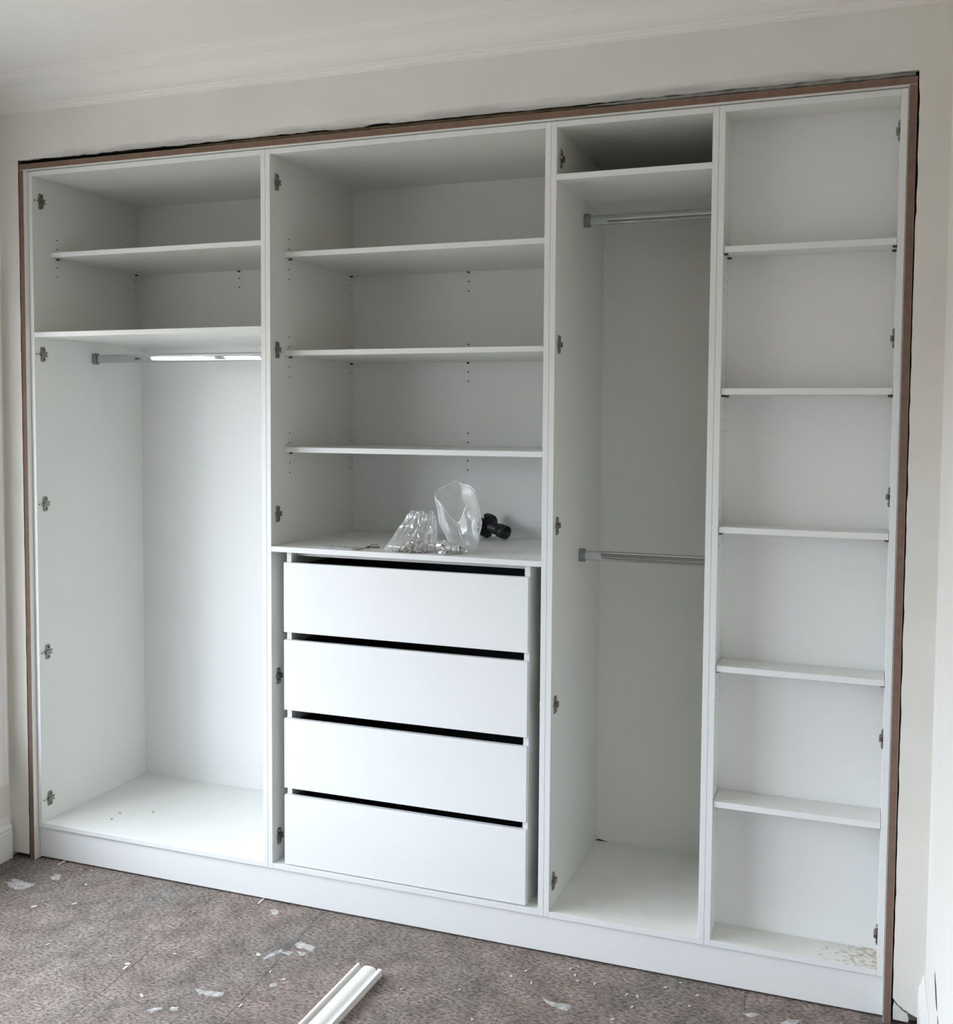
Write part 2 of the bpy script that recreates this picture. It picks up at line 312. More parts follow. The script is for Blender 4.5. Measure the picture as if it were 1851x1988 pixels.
# back wall with the rough-edged opening the wardrobe stands in
OX0, OX1, OZ = -0.0218, 2.7155, 2.3432
q = MB()
def jag(a, s, amp): return amp * (noise.noise(Vector((a * s, 3.1, 0))) + 0.5 * noise.noise(Vector((a * s * 3.7, 9.2, 0))))
N = 150
tx = [OX0 + (OX1 - OX0) * k / N for k in range(N + 1)]
te = [OZ + jag(x, 9, 0.0028) - (0.0 if not 1.24 < x < 1.32 else -0.004) for x in tx]
VS = []; FS = []
def grid(rowa, rowb, mi=0):
    k = len(q.v); n = len(rowa); q.v.extend(rowa); q.v.extend(rowb)
    for i in range(n - 1): q.f.append([k + i, k + i + 1, k + n + i + 1, k + n + i]); q.m.append(mi); q.sm.append(False)
grid([(x, YW, z) for x, z in zip(tx, te)], [(x, YW, ZC + .02) for x in tx])
grid([(x, YW, z) for x, z in zip(tx, te)], [(x, YW + 0.012, z - 0.001 + 0.003 * random.random()) for x, z in zip(tx, te)], 1)
grid([(x, YW + 0.012, z + 0.005) for x, z in zip(tx, te)], [(x, 0.72, z + 0.005) for x, z in zip(tx, te)], 2)
q.add([(XL - .02, YW, OZ), (OX0, YW, te[0]), (OX0, YW, ZC + .02), (XL - .02, YW, ZC + .02)], [(0, 1, 2, 3)])
q.add([(OX1, YW, te[-1]), (XRW + .02, YW, OZ), (XRW + .02, YW, ZC + .02), (OX1, YW, ZC + .02)], [(0, 1, 2, 3)])
NZ = 110
zs = [0.018 + (OZ - 0.018) * k / NZ for k in range(NZ + 1)]
le = [OX0 + jag(z + 5, 14, 0.0012) for z in zs]
grid([(XL - .02, YW, z) for z in zs], [(x, YW, z) for x, z in zip(le, zs)])
grid([(x, YW, z) for x, z in zip(le, zs)], [(x - .003, 0.72, z) for x, z in zip(le, zs)], 2)
hz0 = 0.070
rzs = [hz0 + (OZ - hz0) * k / NZ for k in range(NZ + 1)]
re_ = [OX1 + jag(z + 11, 16, 0.0020) + (0.0015 if 2.0 < z < 2.3 else 0) for z in rzs]
grid([(x, YW, z) for x, z in zip(re_, rzs)], [(XRW + .02, YW, z) for z in rzs])
grid([(x, YW, z) for x, z in zip(re_, rzs)], [(x + .003, YW + .010, z) for x, z in zip(re_, rzs)], 1)
grid([(x + .003, YW + .010, z) for x, z in zip(re_, rzs)], [(x + .004, 0.72, z) for x, z in zip(re_, rzs)], 2)
# broken plaster in the lower right corner: jagged lower edge, mortar showing behind
bx = [(OX1, hz0), (2.723, 0.0615), (2.730, 0.053), (2.735, 0.051), (2.741, 0.045), (2.747, 0.043), (2.754, 0.038), (2.762, 0.035), (2.772, 0.031), (XRW + .02, 0.029)]
grid([(x, YW, z) for x, z in bx], [(x, YW, hz0) for x, z in bx])
grid([(x, YW, z) for x, z in bx], [(x, YW + .012, z + .002) for x, z in bx], 1)
q.add([(OX1 + .002, YW + .012, .016), (XRW + .02, YW + .012, .014), (XRW + .02, YW + .012, .08), (OX1 + .002, YW + .012, .08)], [(0, 1, 2, 3)], 3)
q.add([(XL - .02, YW + .03, -.02), (OX0 - .002, YW + .03, -.02), (OX0 - .002, YW + .03, .03), (XL - .02, YW + .03, .03)], [(0, 1, 2, 3)], 2)
q.add([(OX1 + .003, YW + .03, -.02), (XRW + .02, YW + .03, -.02), (XRW + .02, YW + .03, .03), (OX1 + .003, YW + .03, .03)], [(0, 1, 2, 3)], 2)
q.add([(XL - .02, 0.72, 0), (XRW + .02, 0.72, 0), (XRW + .02, 0.72, ZC), (XL - .02, 0.72, ZC)], [(0, 1, 2, 3)], 2)
wall_back = struct(q.build('wall_back', [M_wallb, M_plas, M_void, M_mort], fix=False), 'off-white painted wall round the wardrobe recess with ragged plaster edge')
# loose white plaster lump left in the broken corner
q = MB(); pr = [(2.7172, 0.016), (2.7168, 0.045), (2.719, 0.060), (2.725, 0.053), (2.731, 0.049), (2.739, 0.042), (2.747, 0.038), (2.7515, 0.036), (2.7498, 0.0325), (2.752, 0.028), (2.754, 0.022), (2.752, 0.015)]
q.extrude(pr, YW - .003, YW + .012, lambda p, a: (p[0], a, p[1])); q.build('plaster_lump', M_plas, wall_back, 0.0012)

# left wall with its window
q = MB(); wx0 = XL - 0.25
q.box(wx0, XL, WY0, 0.72, 0, ZC); q.box(wx0, XL, YFAR, WY1, 0, ZC)
q.box(wx0, XL, WY1, WY0, 0, WZ0); q.box(wx0, XL, WY1, WY0, WZ1, ZC)
struct(q.build('wall_left', M_wall), 'off-white painted wall with the window')
q = MB(); q.box(XRW, XRW + 0.15, YFAR, 0.72, 0, ZC)
wall_right = struct(q.build('wall_right', M_wall), 'off-white painted wall right of the wardrobe')
q = MB(); q.box(XL - .15, XRW + .15, YFAR - .15, YFAR, 0, ZC)
struct(q.build('wall_front', mat('wall_paint_dimmed', (0.28, 0.265, 0.24), 0.8)), 'unseen wall behind the camera, darkened to cut bounce light')  # unseen wall; dark tone added to weaken the bounce into the wardrobe
# split cut in the right wall near the skirting
for (y0, z0, y1, z1, w) in [(-0.330, 0.309, -0.440, 0.278, 0.014), (-0.452, 0.276, -0.52, 0.258, 0.009)]:
    q = MB(); n = 9; top = []; bot = []
    for k in range(n):
        u = k / (n - 1); y = y0 + (y1 - y0) * u; z = z0 + (z1 - z0) * u; h = w * math.sin(math.pi * u) ** .7 * (0.8 + .4 * random.random())
        top.append((XRW - .0005, y, z + h)); bot.append((XRW - .0005, y, z - h))
    q.v = top + bot; q.f = [[k, k + 1, n + k + 1, n + k] for k in range(n - 1)]; q.m = [0] * (n - 1); q.sm = [False] * (n - 1)
    q.build('plaster_split', M_void, wall_right, fix=False)

# window in the left wall: two casement pairs either side of a post
q = MB(); fx0, fx1 = XL - 0.25, XL - 0.19
w = 0.035
q.box(fx0, fx1, WY1, WY0, WZ0, WZ0 + w + .01); q.box(fx0, fx1, WY1, WY0, WZ1 - w, WZ1)
posts = [(-0.20, -0.24), (-0.905, -0.995), (-1.30, -1.44), (-1.86, -1.93), (-2.26, -2.42), (-2.74, -2.80), (-3.06, -3.10)]
for a, b in posts: q.box(fx0, fx1, b, a, WZ0, WZ1)
q.box(XL - .02, XL + .035, WY1 - .03, WY0 + .03, WZ0 - .025, WZ0)
win = struct(q.build('window_1', M_trimw), 'white framed four-light window')
for a, b in zip(posts[:-1], posts[1:]):
    board('pane', XL - .222, XL - .218, b[0], a[1], WZ0 + w + .01, WZ1 - w, M_glass, win, 0)
ap = [(0, 0), (.020, 0), (.020, .012), (.014, .020), (.014, .070), (.018, .080), (.010, .100), (0, .100)]   # (thickness, across)
q = MB()
def arch(p0, p1, inner, along):
    pass
AY0, AY1, AZ0, AZ1 = -.045, WY1 - .115, WZ0 - .140, WZ1 + .10
q.extrude(ap, AZ0, AZ1, lambda p, a: (XL + p[0], AY0 - p[1], a)); q.extrude(ap, AZ0, AZ1, lambda p, a: (XL + p[0], AY1 + p[1], a))
q.extrude(ap, AY1 + .10, AY0 - .10, lambda p, a: (XL + p[0], a, AZ1 - p[1])); q.extrude(ap, AY1 + .10, AY0 - .10, lambda p, a: (XL + p[0], a, AZ0 + p[1]))
struct(q.build('trim_6', M_trimw), 'white moulded casing round the window')

# skirting boards
sk = [(0, 0), (.020, 0), (.020, .092), (.0165, .096), (.0165, .100), (.019, .104), (.0185, .110), (.012, .118), (.009, .126), (.0095, .131), (.007, .137), (.004, .139), (0, .139)]
q = MB(); q.extrude([(a * .9, b) for a, b in sk], -0.030, YFAR, lambda p, a: (XL + p[0], a, p[1] + .0005)); struct(q.build('baseboard_left', M_trimw), 'white moulded skirting stopping short of the wardrobe on the left')
q = MB(); q.extrude([(a * .8, b) for a, b in sk], YW + .001, YFAR, lambda p, a: (XRW - p[0], a, p[1] + .0005)); struct(q.build('baseboard_right', M_trimw), 'white moulded skirting on the right wall')
q = MB(); q.extrude(sk, XL, XRW, lambda p, a: (a, YFAR + p[0], p[1] + .0005)); struct(q.build('baseboard_front', M_trimw))

# cornice
cp = [(0, 2.494), (.005, 2.494), (.006, 2.501), (.010, 2.503), (.011, 2.510), (.014, 2.512)]
for k in range(9):
    a = math.pi / 2 * k / 8; cp.append((.014 + .050 * (1 - math.cos(a)), 2.514 + .046 * math.sin(a)))
cp += [(.066, 2.565), (.074, 2.567), (.098, 2.571), (.106, 2.578), (.109, 2.584), (.119, 2.586), (.121, ZC + .001), (0, ZC + .001)]
def cornice(name, a0, a1, pl): q = MB(); q.extrude(cp, a0, a1, pl); return struct(q.build(name, M_ceil), 'coved white plaster cornice')
cornice('cornice_back', XL, XRW, lambda p, a: (a, YW - p[0], p[1]))
cornice('cornice_left', YFAR, YW, lambda p, a: (XL + p[0], a, p[1]))
cornice('cornice_right', YFAR, YW, lambda p, a: (XRW - p[0], a, p[1]))

# MDF lining round the wardrobe: raw brown front edge, white faces
YF, FD = -0.0190, 0.30
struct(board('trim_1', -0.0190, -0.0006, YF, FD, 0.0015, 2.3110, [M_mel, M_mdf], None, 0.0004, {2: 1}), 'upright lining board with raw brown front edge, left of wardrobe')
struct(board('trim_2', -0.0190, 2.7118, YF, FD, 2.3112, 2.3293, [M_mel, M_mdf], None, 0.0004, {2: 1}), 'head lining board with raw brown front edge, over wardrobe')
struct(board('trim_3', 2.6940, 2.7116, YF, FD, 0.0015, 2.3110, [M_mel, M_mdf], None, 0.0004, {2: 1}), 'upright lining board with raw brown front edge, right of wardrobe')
q = MB(); q.box(2.7120, 2.7150, -0.010, 0.05, 0.30, 2.295); struct(q.build('trim_4', M_dark), 'thin dark packing strip in the gap right of the lining')
q = MB(); pts = [(0.62 + 1.36 * k / 40, -0.001, 2.3388 + 0.0010 * noise.noise(Vector((k * .4, 0, 0)))) for k in range(41)]
q.tube(pts, [.0012 + .0036 * min(1, k / 8, (40 - k) / 5) for k in range(41)], 8); struct(q.build('trim_5', mat('brown_foam_filler', (0.17, 0.125, 0.075), 0.95, var=0.35, vscale=25)), 'brown filler bead in the gap over the middle of the head lining')
q = MB(); pts = [(1.90 + 0.808 * k / 50, -0.004 + .002 * noise.noise(Vector((k * .3, 5, 0))), 2.3398 + 0.0014 * noise.noise(Vector((k * .35, 0, 0)))) for k in range(51)]
q.tube(pts, [.0015 + .0035 * min(1, k / 8) + .0008 * noise.noise(Vector((k * .9, 2, 0))) for k in range(51)], 8); q.build('plaster_lip', mat('grey_scraped_plaster', (0.34, 0.33, 0.31), 0.95, var=0.3, vscale=40), wall_back)

# plinth
tag(board('plinth', 0.0004, XR, 0.0070, 0.0232, 0.0060, ZB - 0.0004, M_mel, None), 'long white plinth board along the floor under all the cabinets', 'plinth')

# ------------------------------------------------------------------ hinge plate, pin hole, shelf pin prototypes
def plate_proto(sg):
    """cross-shaped mounting plate lying on a panel; sg=+1 faces +X; local origin at the panel surface"""
    q = MB()
    def prism(out, x0, x1, inset, mi=0):
        n = len(out); cx = sum(a for a, b in out) / n; cz = sum(b for a, b in out) / n
        top = [(cx + (a - cx) * (1 - inset), cz + (b - cz) * (1 - inset)) for a, b in out]
        vs = [(sg * x0, a, b) for a, b in out] + [(sg * x1, a, b) for a, b in top]
        q.add(vs, [(k, (k + 1) % n, n + (k + 1) % n, n + k) for k in range(n)] + [list(range(n, 2 * n))], mi)
    wy, wz = 0.0100, 0.0255
    prism([(-wy, -wz + .003), (-wy + .003, -wz), (wy - .003, -wz), (wy, -wz + .003), (wy, wz - .003), (wy - .003, wz), (-wy + .003, wz), (-wy, wz - .003)], 0.0, 0.0035, 0.08)
    prism([(-.0135, -.0045), (-.008, -.0072), (.0115, -.0072), (.0115, .0072), (-.008, .0072), (-.0135, .0045)], 0.0030, 0.0095, 0.10)
    prism([(-.016, -.0042), (-.011, -.0050), (-.011, .0050), (-.016, .0042)], 0.0030, 0.0070, 0.1)
    for z in (-1, 1): prism([(.0100, z * .0030), (.0175, z * .0052), (.0165, z * .0075), (.0100, z * .0078)], 0.0035, 0.0080, 0.1)
    for (y, z) in ((-.006, .003), (-.006, -.003), (.001, 0)):
        q.add([(sg * .00962, y + .0013 * math.cos(k * math.pi / 4), z + .0013 * math.sin(k * math.pi / 4)) for k in range(8)], [list(range(8))], 1)
    return q
def screw_proto(sg):
    q = MB(); n = 14
    rad = [(0.0058, 0.0036), (0.0048, 0.0050), (0.0038, 0.0054), (0.0036, 0.0040), (0.0012, 0.0040)]
    vs = [(sg * x, r * math.cos(2 * math.pi * k / n), r * math.sin(2 * math.pi * k / n)) for r, x in rad for k in range(n)]
    fs = [(i * n + k, i * n + (k + 1) % n, (i + 1) * n + (k + 1) % n, (i + 1) * n + k) for i in range(len(rad) - 1) for k in range(n)]
    q.add(vs, fs, 0, True); q.add([(sg * .00405, .0030 * math.cos(2 * math.pi * k / n), .0030 * math.sin(2 * math.pi * k / n)) for k in range(n)], [list(range(n))], 1)
    return q
def raw_mesh(q, name, mats):
    me = bpy.data.meshes.new(name); me.from_pydata(q.v, [], q.f)
    for m in mats: me.materials.append(m)
    for p, mi, sm in zip(me.polygons, q.m, q.sm): p.material_index = mi; p.use_smooth = sm
    bm = bmesh.new(); bm.from_mesh(me); bmesh.ops.recalc_face_normals(bm, faces=bm.faces); bm.to_mesh(me); bm.free(); return me
PL = {s: raw_mesh(plate_proto(s), 'hinge_plate', [M_nick, M_hole]) for s in (1, -1)}
SC = {s: raw_mesh(screw_proto(s), 'screw', [M_nick, M_hole]) for s in (1, -1)}
def hinge(parent, x, sg, z, y=0.0375):
    o = link_mesh('hinge_plate', PL[sg], (x, y, z), parent)
    o['label'] = 'cross-shaped nickel hinge mounting plate'
    for dz in (-.0165, .0165): link_mesh('screw', SC[sg], (x + sg * .0001, y + .0005, z + dz), o)
q = MB(); n = 12
q.add([(0.0, .0027 * math.cos(2 * math.pi * k / n), .0027 * math.sin(2 * math.pi * k / n)) for k in range(n)], [list(range(n))])
HX = raw_mesh(q, 'pin_hole', [M_hole])
q = MB(); q.add([(.0027 * math.cos(2 * math.pi * k / n), 0, .0027 * math.sin(2 * math.pi * k / n)) for k in range(n)], [list(range(n))])
HY = raw_mesh(q, 'pin_hole', [M_hole])
def hole(parent, x, y, z, me=HX): return link_mesh('pin_hole', me, (x, y, z), parent)
def pin_mesh(ax):
    q = MB(); d = Vector((1, 0, 0)) if ax == 0 else (Vector((-1, 0, 0)) if ax == 1 else Vector((0, -1, 0)))
    q.tube([Vector((0, 0, 0)), d * .0105], .0026, 8); q.tube([d * .001, d * .0025], .0042, 8)
    return raw_mesh(q, 'shelf_pin', [M_pin])
PIN = [pin_mesh(k) for k in range(3)]
def pin(parent, x, y, z, ax): return link_mesh('shelf_pin', PIN[ax], (x, y, z), parent)

# ------------------------------------------------------------------ cabinets
def carcass(x0, x1, depth, label, bottom_mat=M_mel, backpoly=None):
    c = empty('wardrobe_cabinet', ((x0 + x1) / 2, depth / 2, ZB), label, 'cabinet', 'open wardrobe cabinets in one run')
    g = 0.00025
    l = board('side_panel', x0 + g, x0 + T, 0, depth + T, ZB, ZT, M_mel, c)
    r = board('side_panel', x1 - T, x1 - g, 0, depth + T, ZB, ZT, M_mel, c)
    board('top_panel', x0 + T, x1 - T, 0, depth, ZT - T, ZT, M_mel, c)
    board('bottom_panel', x0 + T, x1 - T, 0, depth, ZB, ZB + T, bottom_mat, c)
    if backpoly:
        q = MB(); q.extrude(backpoly, depth, depth + .006, lambda p, a: (p[0], a, p[1])); b = q.build('back_panel', M_mel, c)
    else: b = board('back_panel', x0 + T, x1 - T, depth, depth + .006, ZB, ZT, M_mel, c, 0)
    return c, l, r, b
def shelf(c, x0, x1, y0, y1, ztop, m=M_mel): return board('shelf', x0, x1, y0, y1, ztop - T, ztop, m, c)

def rail(c, x0, x1, y, z):
    """flat-sided oval chrome clothes rail on two cup brackets"""
    h, w = 0.0150, 0.0075; prof = []
    for k in range(9): a = math.pi * k / 8; prof.append((w * math.cos(a), (h - w) + w * math.sin(a)))
    for k in range(9): a = math.pi + math.pi * k / 8; prof.append((w * math.cos(a), -(h - w) + w * math.sin(a)))
    q = MB(); n = len(prof)
    vs = [(x, y + p[0], z + p[1]) for x in (x0 + .003, x1 - .003) for p in prof]
    q.add(vs, [(k, (k + 1) % n, n + (k + 1) % n, n + k) for k in range(n)], 0, True)
    o = q.build('clothes_rail', M_rail, c); o['label'] = 'oval chrome clothes rail'
    for x, sg in ((x0, 1), (x1, -1)):
        q = MB(); out = [(a * 1.75, b * 1.36) for a, b in prof]; inn = [(a * 1.12, b * 1.06) for a, b in prof]; L = .0175
        ring = lambda pr, xx: [(xx, y + p[0], z + p[1]) for p in pr]
        xa, xb, xc = x, x + sg * L, x + sg * .003
        vs = ring(out, xa) + ring(out, xb) + ring(inn, xb) + ring(inn, xc)
        q.add(vs, [(i * n + k, i * n + (k + 1) % n, (i + 1) * n + (k + 1) % n, (i + 1) * n + k) for i in range(3) for k in range(n)])
        q.add(ring(inn, xc), [list(range(n))])
        q.build('rail_bracket', M_cup, o)

# cabinet 1
c1, l, r, b = carcass(0.0, S1, D, 'wide leftmost open wardrobe cabinet with two top shelves over one clothes rail')
s = shelf(c1, T + .001, S1 - T - .001, .0805, D - .002, 2.0563)
for y in (.110, .515): pin(s, T, y, 2.0563 - T - .0028, 0); pin(s, S1 - T, y, 2.0563 - T - .0028, 1)
pin(s, 0.4553, D, 2.0563 - T - .0028, 2)
shelf(c1, T, S1 - T, .0005, D, 1.7835)
rail(c1, T, S1 - T, .285, 1.7115)
for z in HZ: hinge(c1, T, 1, z); hole(l, T + .0003, .0105, z)
for z in (2.102, 2.071, 2.010, 1.979): hole(l, T + .0003, .110, z)
for z in (2.010, 1.979): hole(l, T + .0003, .515, z)
for z in (2.0125, 1.980): hole(b, .4552, D - .0003, z, HY)

# cabinet 2
c2, l, r, b = carcass(S1, S2, D, 'wide open wardrobe cabinet with three shelves above a worktop and drawer stack')
XA, XB2 = S1 + T, S2 - T
for zt in (2.0156, 1.7140, 1.4154):
    s = shelf(c2, XA + .001, XB2 - .001, .0805, D - .002, zt)
    zz = zt - T - .0028
    for y in (.110, .517): pin(s, XA, y, zz, 0); pin(s, XB2, y, zz, 1)
    pin(s, 1.351, D, zz, 2)
    for dz in (.062, .0315, -.0305, -.0615):
        hole(l, XA + .0003, .110, zz + dz)
        hole(l, XA + .0003, .517, zz + dz); hole(b, 1.3515, D - .0003, zz + dz, HY)
wt = board('worktop', XA, XB2, 0.0, D, 1.0981, 1.1143, M_work, c2); wt['label'] = 'dusty white worktop board over the drawers'
for z in HZ: hinge(c2, XA, 1, z); hinge(c2, XB2, -1, z)

# drawer stack standing in cabinet 2
ch = empty('drawer_chest', (1.3505, .27, ZB + T), 'white four-drawer chest without handles, standing under the worktop', 'drawers')
cx0, cx1, cb = 0.9601, 1.7423, ZB + T
board('side_panel', cx0, cx0 + T, .0220, .520, cb, 1.0975, M_mel, ch); board('side_panel', cx1 - T, cx1, .0220, .520, cb, 1.0975, M_mel, ch)
board('back_panel', cx0 + T, cx1 - T, .514, .520, cb, 1.0975, M_mel, ch, 0)
board('top_rail', cx0 + T, cx1 - T, .060, .150, 1.0815, 1.0975, M_mel, ch)
board('bottom_panel', cx0 + T, cx1 - T, .040, .514, cb, cb + T, M_mel, ch)
for (zt, zb) in ((1.0662, .8527), (.8283, .6120), (.5852, .3686), (.3462, .1290)):
    q = MB(); a0, a1, y0, y1 = cx0 + T + .006, cx1 - T - .006, .0215, .500; z0, z1 = zb + .018, zt - .012
    q.box(a0, a0 + .012, y0, y1, z0, z1); q.box(a1 - .012, a1, y0, y1, z0, z1); q.box(a0 + .012, a1 - .012, y1 - .012, y1, z0, z1)
    q.box(a0 + .012, a1 - .012, y0, y1 - .012, z0, z0 + .010)
    d = q.build('drawer', M_char, ch); d['label'] = 'dark drawer box behind a plain white front'
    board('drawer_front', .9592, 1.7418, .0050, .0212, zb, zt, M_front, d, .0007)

# cabinet 3
bp = [(S2 + T, ZB + T + .0045), (S2 + T + .012, ZB + T + .005), (S2 + T + .045, ZB + T - .001), (S3 - T, ZB + T - .001), (S3 - T, ZT), (S2 + T, ZT)]
c3, l, r, b = carcass(S2, S3, D, 'narrow open wardrobe cabinet with top shelf and two clothes rails', M_floor3, bp)
shelf(c3, S2 + T, S3 - T, .0005, D, 2.1690)
rail(c3, S2 + T, S3 - T, .300, 2.0970); rail(c3, S2 + T, S3 - T, .286, 1.1002)
for z in HZ: hinge(c3, S2 + T, 1, z)

# cabinet 4 (shallow)
c4, l, r, b = carcass(S3, XR, D4, 'narrow shallow rightmost wardrobe cabinet with five shelves and rusty bottom corner', M_rust)
for zt in (1.9540, 1.5898, 1.2300, .8640, .5015):
    s = shelf(c4, S3 + T + .001, XR - T - .001, .0040, D4 - .001, zt); zz = zt - T - .0028
    for y in (.020, .088): pin(s, S3 + T, y, zz, 0); pin(s, XR - T, y, zz, 1)
    for y in (.020, .088):
        for dz in (.062, .0315, -.0305, -.0615, -.0925): hole(l, S3 + T + .0003, y, zz + dz)
for z in HZ: hinge(c4, XR - T, -1, z if z != 1.2105 else 1.3186)

# ------------------------------------------------------------------ things on the worktop
WT = 1.1143
def nz3(p, s): return noise.noise(Vector(p) * s)
# clear bag of shelf pins (left)
def film(name, rows, cols, fn, m, parent, closed=False):
    q = MB(); vs = [fn(i / (cols if closed else cols - 1), j / (rows - 1)) for j in range(rows) for i in range(cols)]
    fs = []
    for j in range(rows - 1):
        for i in range(cols if closed else cols - 1):
            i2 = (i + 1) % cols; a, b_, c_, d_ = j * cols + i, j * cols + i2, (j + 1) * cols + i2, (j + 1) * cols + i
            fs += [(a, b_, c_), (a, c_, d_)] if (i + j) % 2 else [(a, b_, d_), (b_, c_, d_)]
    q.add(vs, fs, 0, True); return q.build(name, m, parent, fix=False)
bag = empty('plastic_bag', (1.355, .055, WT), 'crumpled clear plastic bag full of small metal shelf pins, on the worktop', 'bag')
def ridged(p, s): return 1 - abs(noise.noise(Vector(p) * s)) * 2
def bag1(u, v):
    a = 2 * math.pi * u; ca_, sa_ = math.cos(a), math.sin(a)
    bw = 0.083 * (1 - v) ** .8 + 0.034 * v; bd = (0.047 * (1 - v) ** 1.1 + 0.010) * min(1, .35 + v * 5)
    cx_ = 1.353 + (1.391 - 1.353) * v ** .8; cy_ = .058 + .012 * v
    z = WT + .0008 + 0.113 * v + (0.006 * math.sin(3 * a) * v)
    x, y = cx_ + bw * math.cos(a), cy_ + bd * math.sin(a)
    amp = .0065 * (0.25 + v)
    k = ridged((.10 * ca_ + .3 + .25 * z, .10 * sa_, z * .30), 62) * .75 + ridged((x + 7, y, z * .6), 70) * .28 - .5
    x += amp * k * math.cos(a) * 1.2 + .003 * nz3((x, y, z), 60) * v; y += amp * k * math.sin(a) * 1.6
    z += (.007 * nz3((x * 2, y, 5), 50)) * v
    return (x, y, max(z, WT + .0006))
film('bag_film', 44, 110, bag1, M_film, bag, True)
q = MB(); ring = [Vector(bag1(k / 76, 1)) for k in range(77)]; q.tube(ring, .0007, 5, caps=False); q.build('bag_mouth', M_lip, bag, fix=False)
q = MB()
for k in range(330):
    a = random.random() * 2 * math.pi; rr = random.random() ** .5
    x = 1.362 + .066 * rr * math.cos(a); y = .058 + .038 * rr * math.sin(a)
    hmax = .030 * (1 - rr ** 2) * (0.7 + .5 * (x > 1.36)); z = WT + .0038 + random.random() * hmax
    d = Vector((random.uniform(-1, 1), random.uniform(-1, 1), random.uniform(-.5, .5))).normalized() * random.uniform(.0045, .008)
    z = max(z, WT + .003 + abs(d.z))
    q.tube([Vector((x, y, z)) - d, Vector((x, y, z)) + d], random.choice([.0017, .0022, .0028]), 6, mi=random.choice([0, 0, 1, 2]), smooth=False)
tag(q.build('shelf_pins', [mat('pale_nickel', (0.6, 0.57, 0.52), 0.3, 1.0), M_chrome, mat('bronze_pin', (0.42, 0.37, 0.31), 0.4, 0.9)], None, fix=False), 'heap of small loose metal shelf pins inside the crumpled clear bag', 'shelf pins', kind='stuff')

# tall empty open bag (right)
bag2 = empty('plastic_bag', (1.50, .075, WT), 'tall open clear plastic bag, empty, standing behind the chrome fittings', 'bag')
def bag2f(u, v):
    a = 2 * math.pi * u; ca, sa = math.cos(a), math.sin(a)
    # widths by height: narrow foot, wide waist, mouth
    def lerp(t, ks):
        for (t0, a0), (t1, a1) in zip(ks[:-1], ks[1:]):
            if t <= t1: w_ = (t - t0) / (t1 - t0); w_ = w_ * w_ * (3 - 2 * w_) * .5 + w_ * .5; return a0 + (a1 - a0) * w_
        return ks[-1][1]
    hw = lerp(v, [(0, .026), (.18, .047), (.5, .066), (.8, .064), (1, .060)])
    hd = lerp(v, [(0, .008), (.2, .030), (.6, .042), (1, .040)])
    cx_ = lerp(v, [(0, 1.522), (.3, 1.513), (.6, 1.502), (1, 1.489)]); cy_ = .082
    ztop_back, zfront = .200, .150
    zt = ztop_back * (.5 + .5 * sa) + zfront * (.5 - .5 * sa)
    notch = math.exp(-((a - 1.5 * math.pi - .28) / .55) ** 2); zt -= .060 * notch
    peak = math.exp(-((a - .5 * math.pi - .25) / .25) ** 2); zt += .008 * peak
    z = WT + .006 + (zt - .006) * v
    x = cx_ + hw * ca; y = cy_ + hd * sa
    fold = math.exp(-((a - 1.5 * math.pi - .28) / .35) ** 2)
    y += .020 * fold * (0.3 + .7 * v)
    k = ridged((x + 1, y, z * .6), 26) - .5
    x += .0035 * k * ca; y += .0045 * k * sa
    return (x, y, z)
film('bag_film', 34, 80, bag2f, M_film2, bag2, True)
q = MB(); q.tube([Vector(bag2f(k / 80, 1)) for k in range(81)], .0014, 5, caps=False)
for uu in (.79, .02, .52):
    q.tube([Vector(bag2f(uu, k / 24)) for k in range(25)], .0008, 4, caps=False)
q.build('bag_mouth', M_lip, bag2, fix=False)

# chrome fittings at the foot of the bags
def lathe(q, prof, org, axis, n=24, mi=0, sc=(1, 1)):
    ax = Vector(axis).normalized(); a = ax.cross(Vector((0, 0, 1))).normalized(); b = a.cross(ax)
    rings = [[Vector(org) + ax * x + r * (a * math.cos(2 * math.pi * k / n) * sc[0] + b * math.sin(2 * math.pi * k / n) * sc[1]) for k in range(n)] for x, r in prof]
    q.add([v for rg in rings for v in rg], [(i * n + k, i * n + (k + 1) % n, (i + 1) * n + (k + 1) % n, (i + 1) * n + k) for i in range(len(rings) - 1) for k in range(n)], mi, True)
GR = 'spare chrome fittings on the worktop'
q = MB(); lathe(q, [(0, .0), (0, .0135), (-.004, .0135), (-.004, .0158), (.018, .0162), (.030, .0135), (.036, .006), (.036, 0)], (1.444, .0650, WT + .0163), (.62, .35, .05)); 
tag(q.build('chrome_fitting', [M_chrome]), 'round chrome cup fitting on its side, beside the bag of pins', 'fitting', GR)
q = MB()
pts = [(1.452, .035, WT + .012), (1.462, .030, WT + .026), (1.476, .028, WT + .029), (1.488, .030, WT + .020), (1.492, .034, WT + .010)]
q.tube(pts, [.009, .012, .0135, .012, .009], 14); q.tube([(1.462, .022, WT + .006), (1.488, .022, WT + .006)], .006, 10)
tag(q.build('chrome_fitting', [M_chrome]), 'humped shiny chrome fitting, middle of the three on the worktop', 'fitting', GR)
q = MB(); lathe(q, [(0, 0), (0, .0125), (.006, .0135), (.006, .0120), (.020, .0120), (.020, .0135), (.024, .0135), (.024, .010)], (1.494, .050, WT + .0137), (1, .12, 0))
lp = [(1.517 + .020 * math.sin(math.pi * k / 12) * 1.0, .053 + .010 * math.cos(math.pi * k / 12), WT + .0155 ) for k in range(13)]
q.tube([(1.517, lp[0][1], WT + .0155)] + [(1.520 + .020 * math.sin(math.pi * k / 12), .053, WT + .0137 + .0100 * math.cos(math.pi * k / 12)) for k in range(13)] + [(1.517, .053, WT + .0037)], .0026, 8)
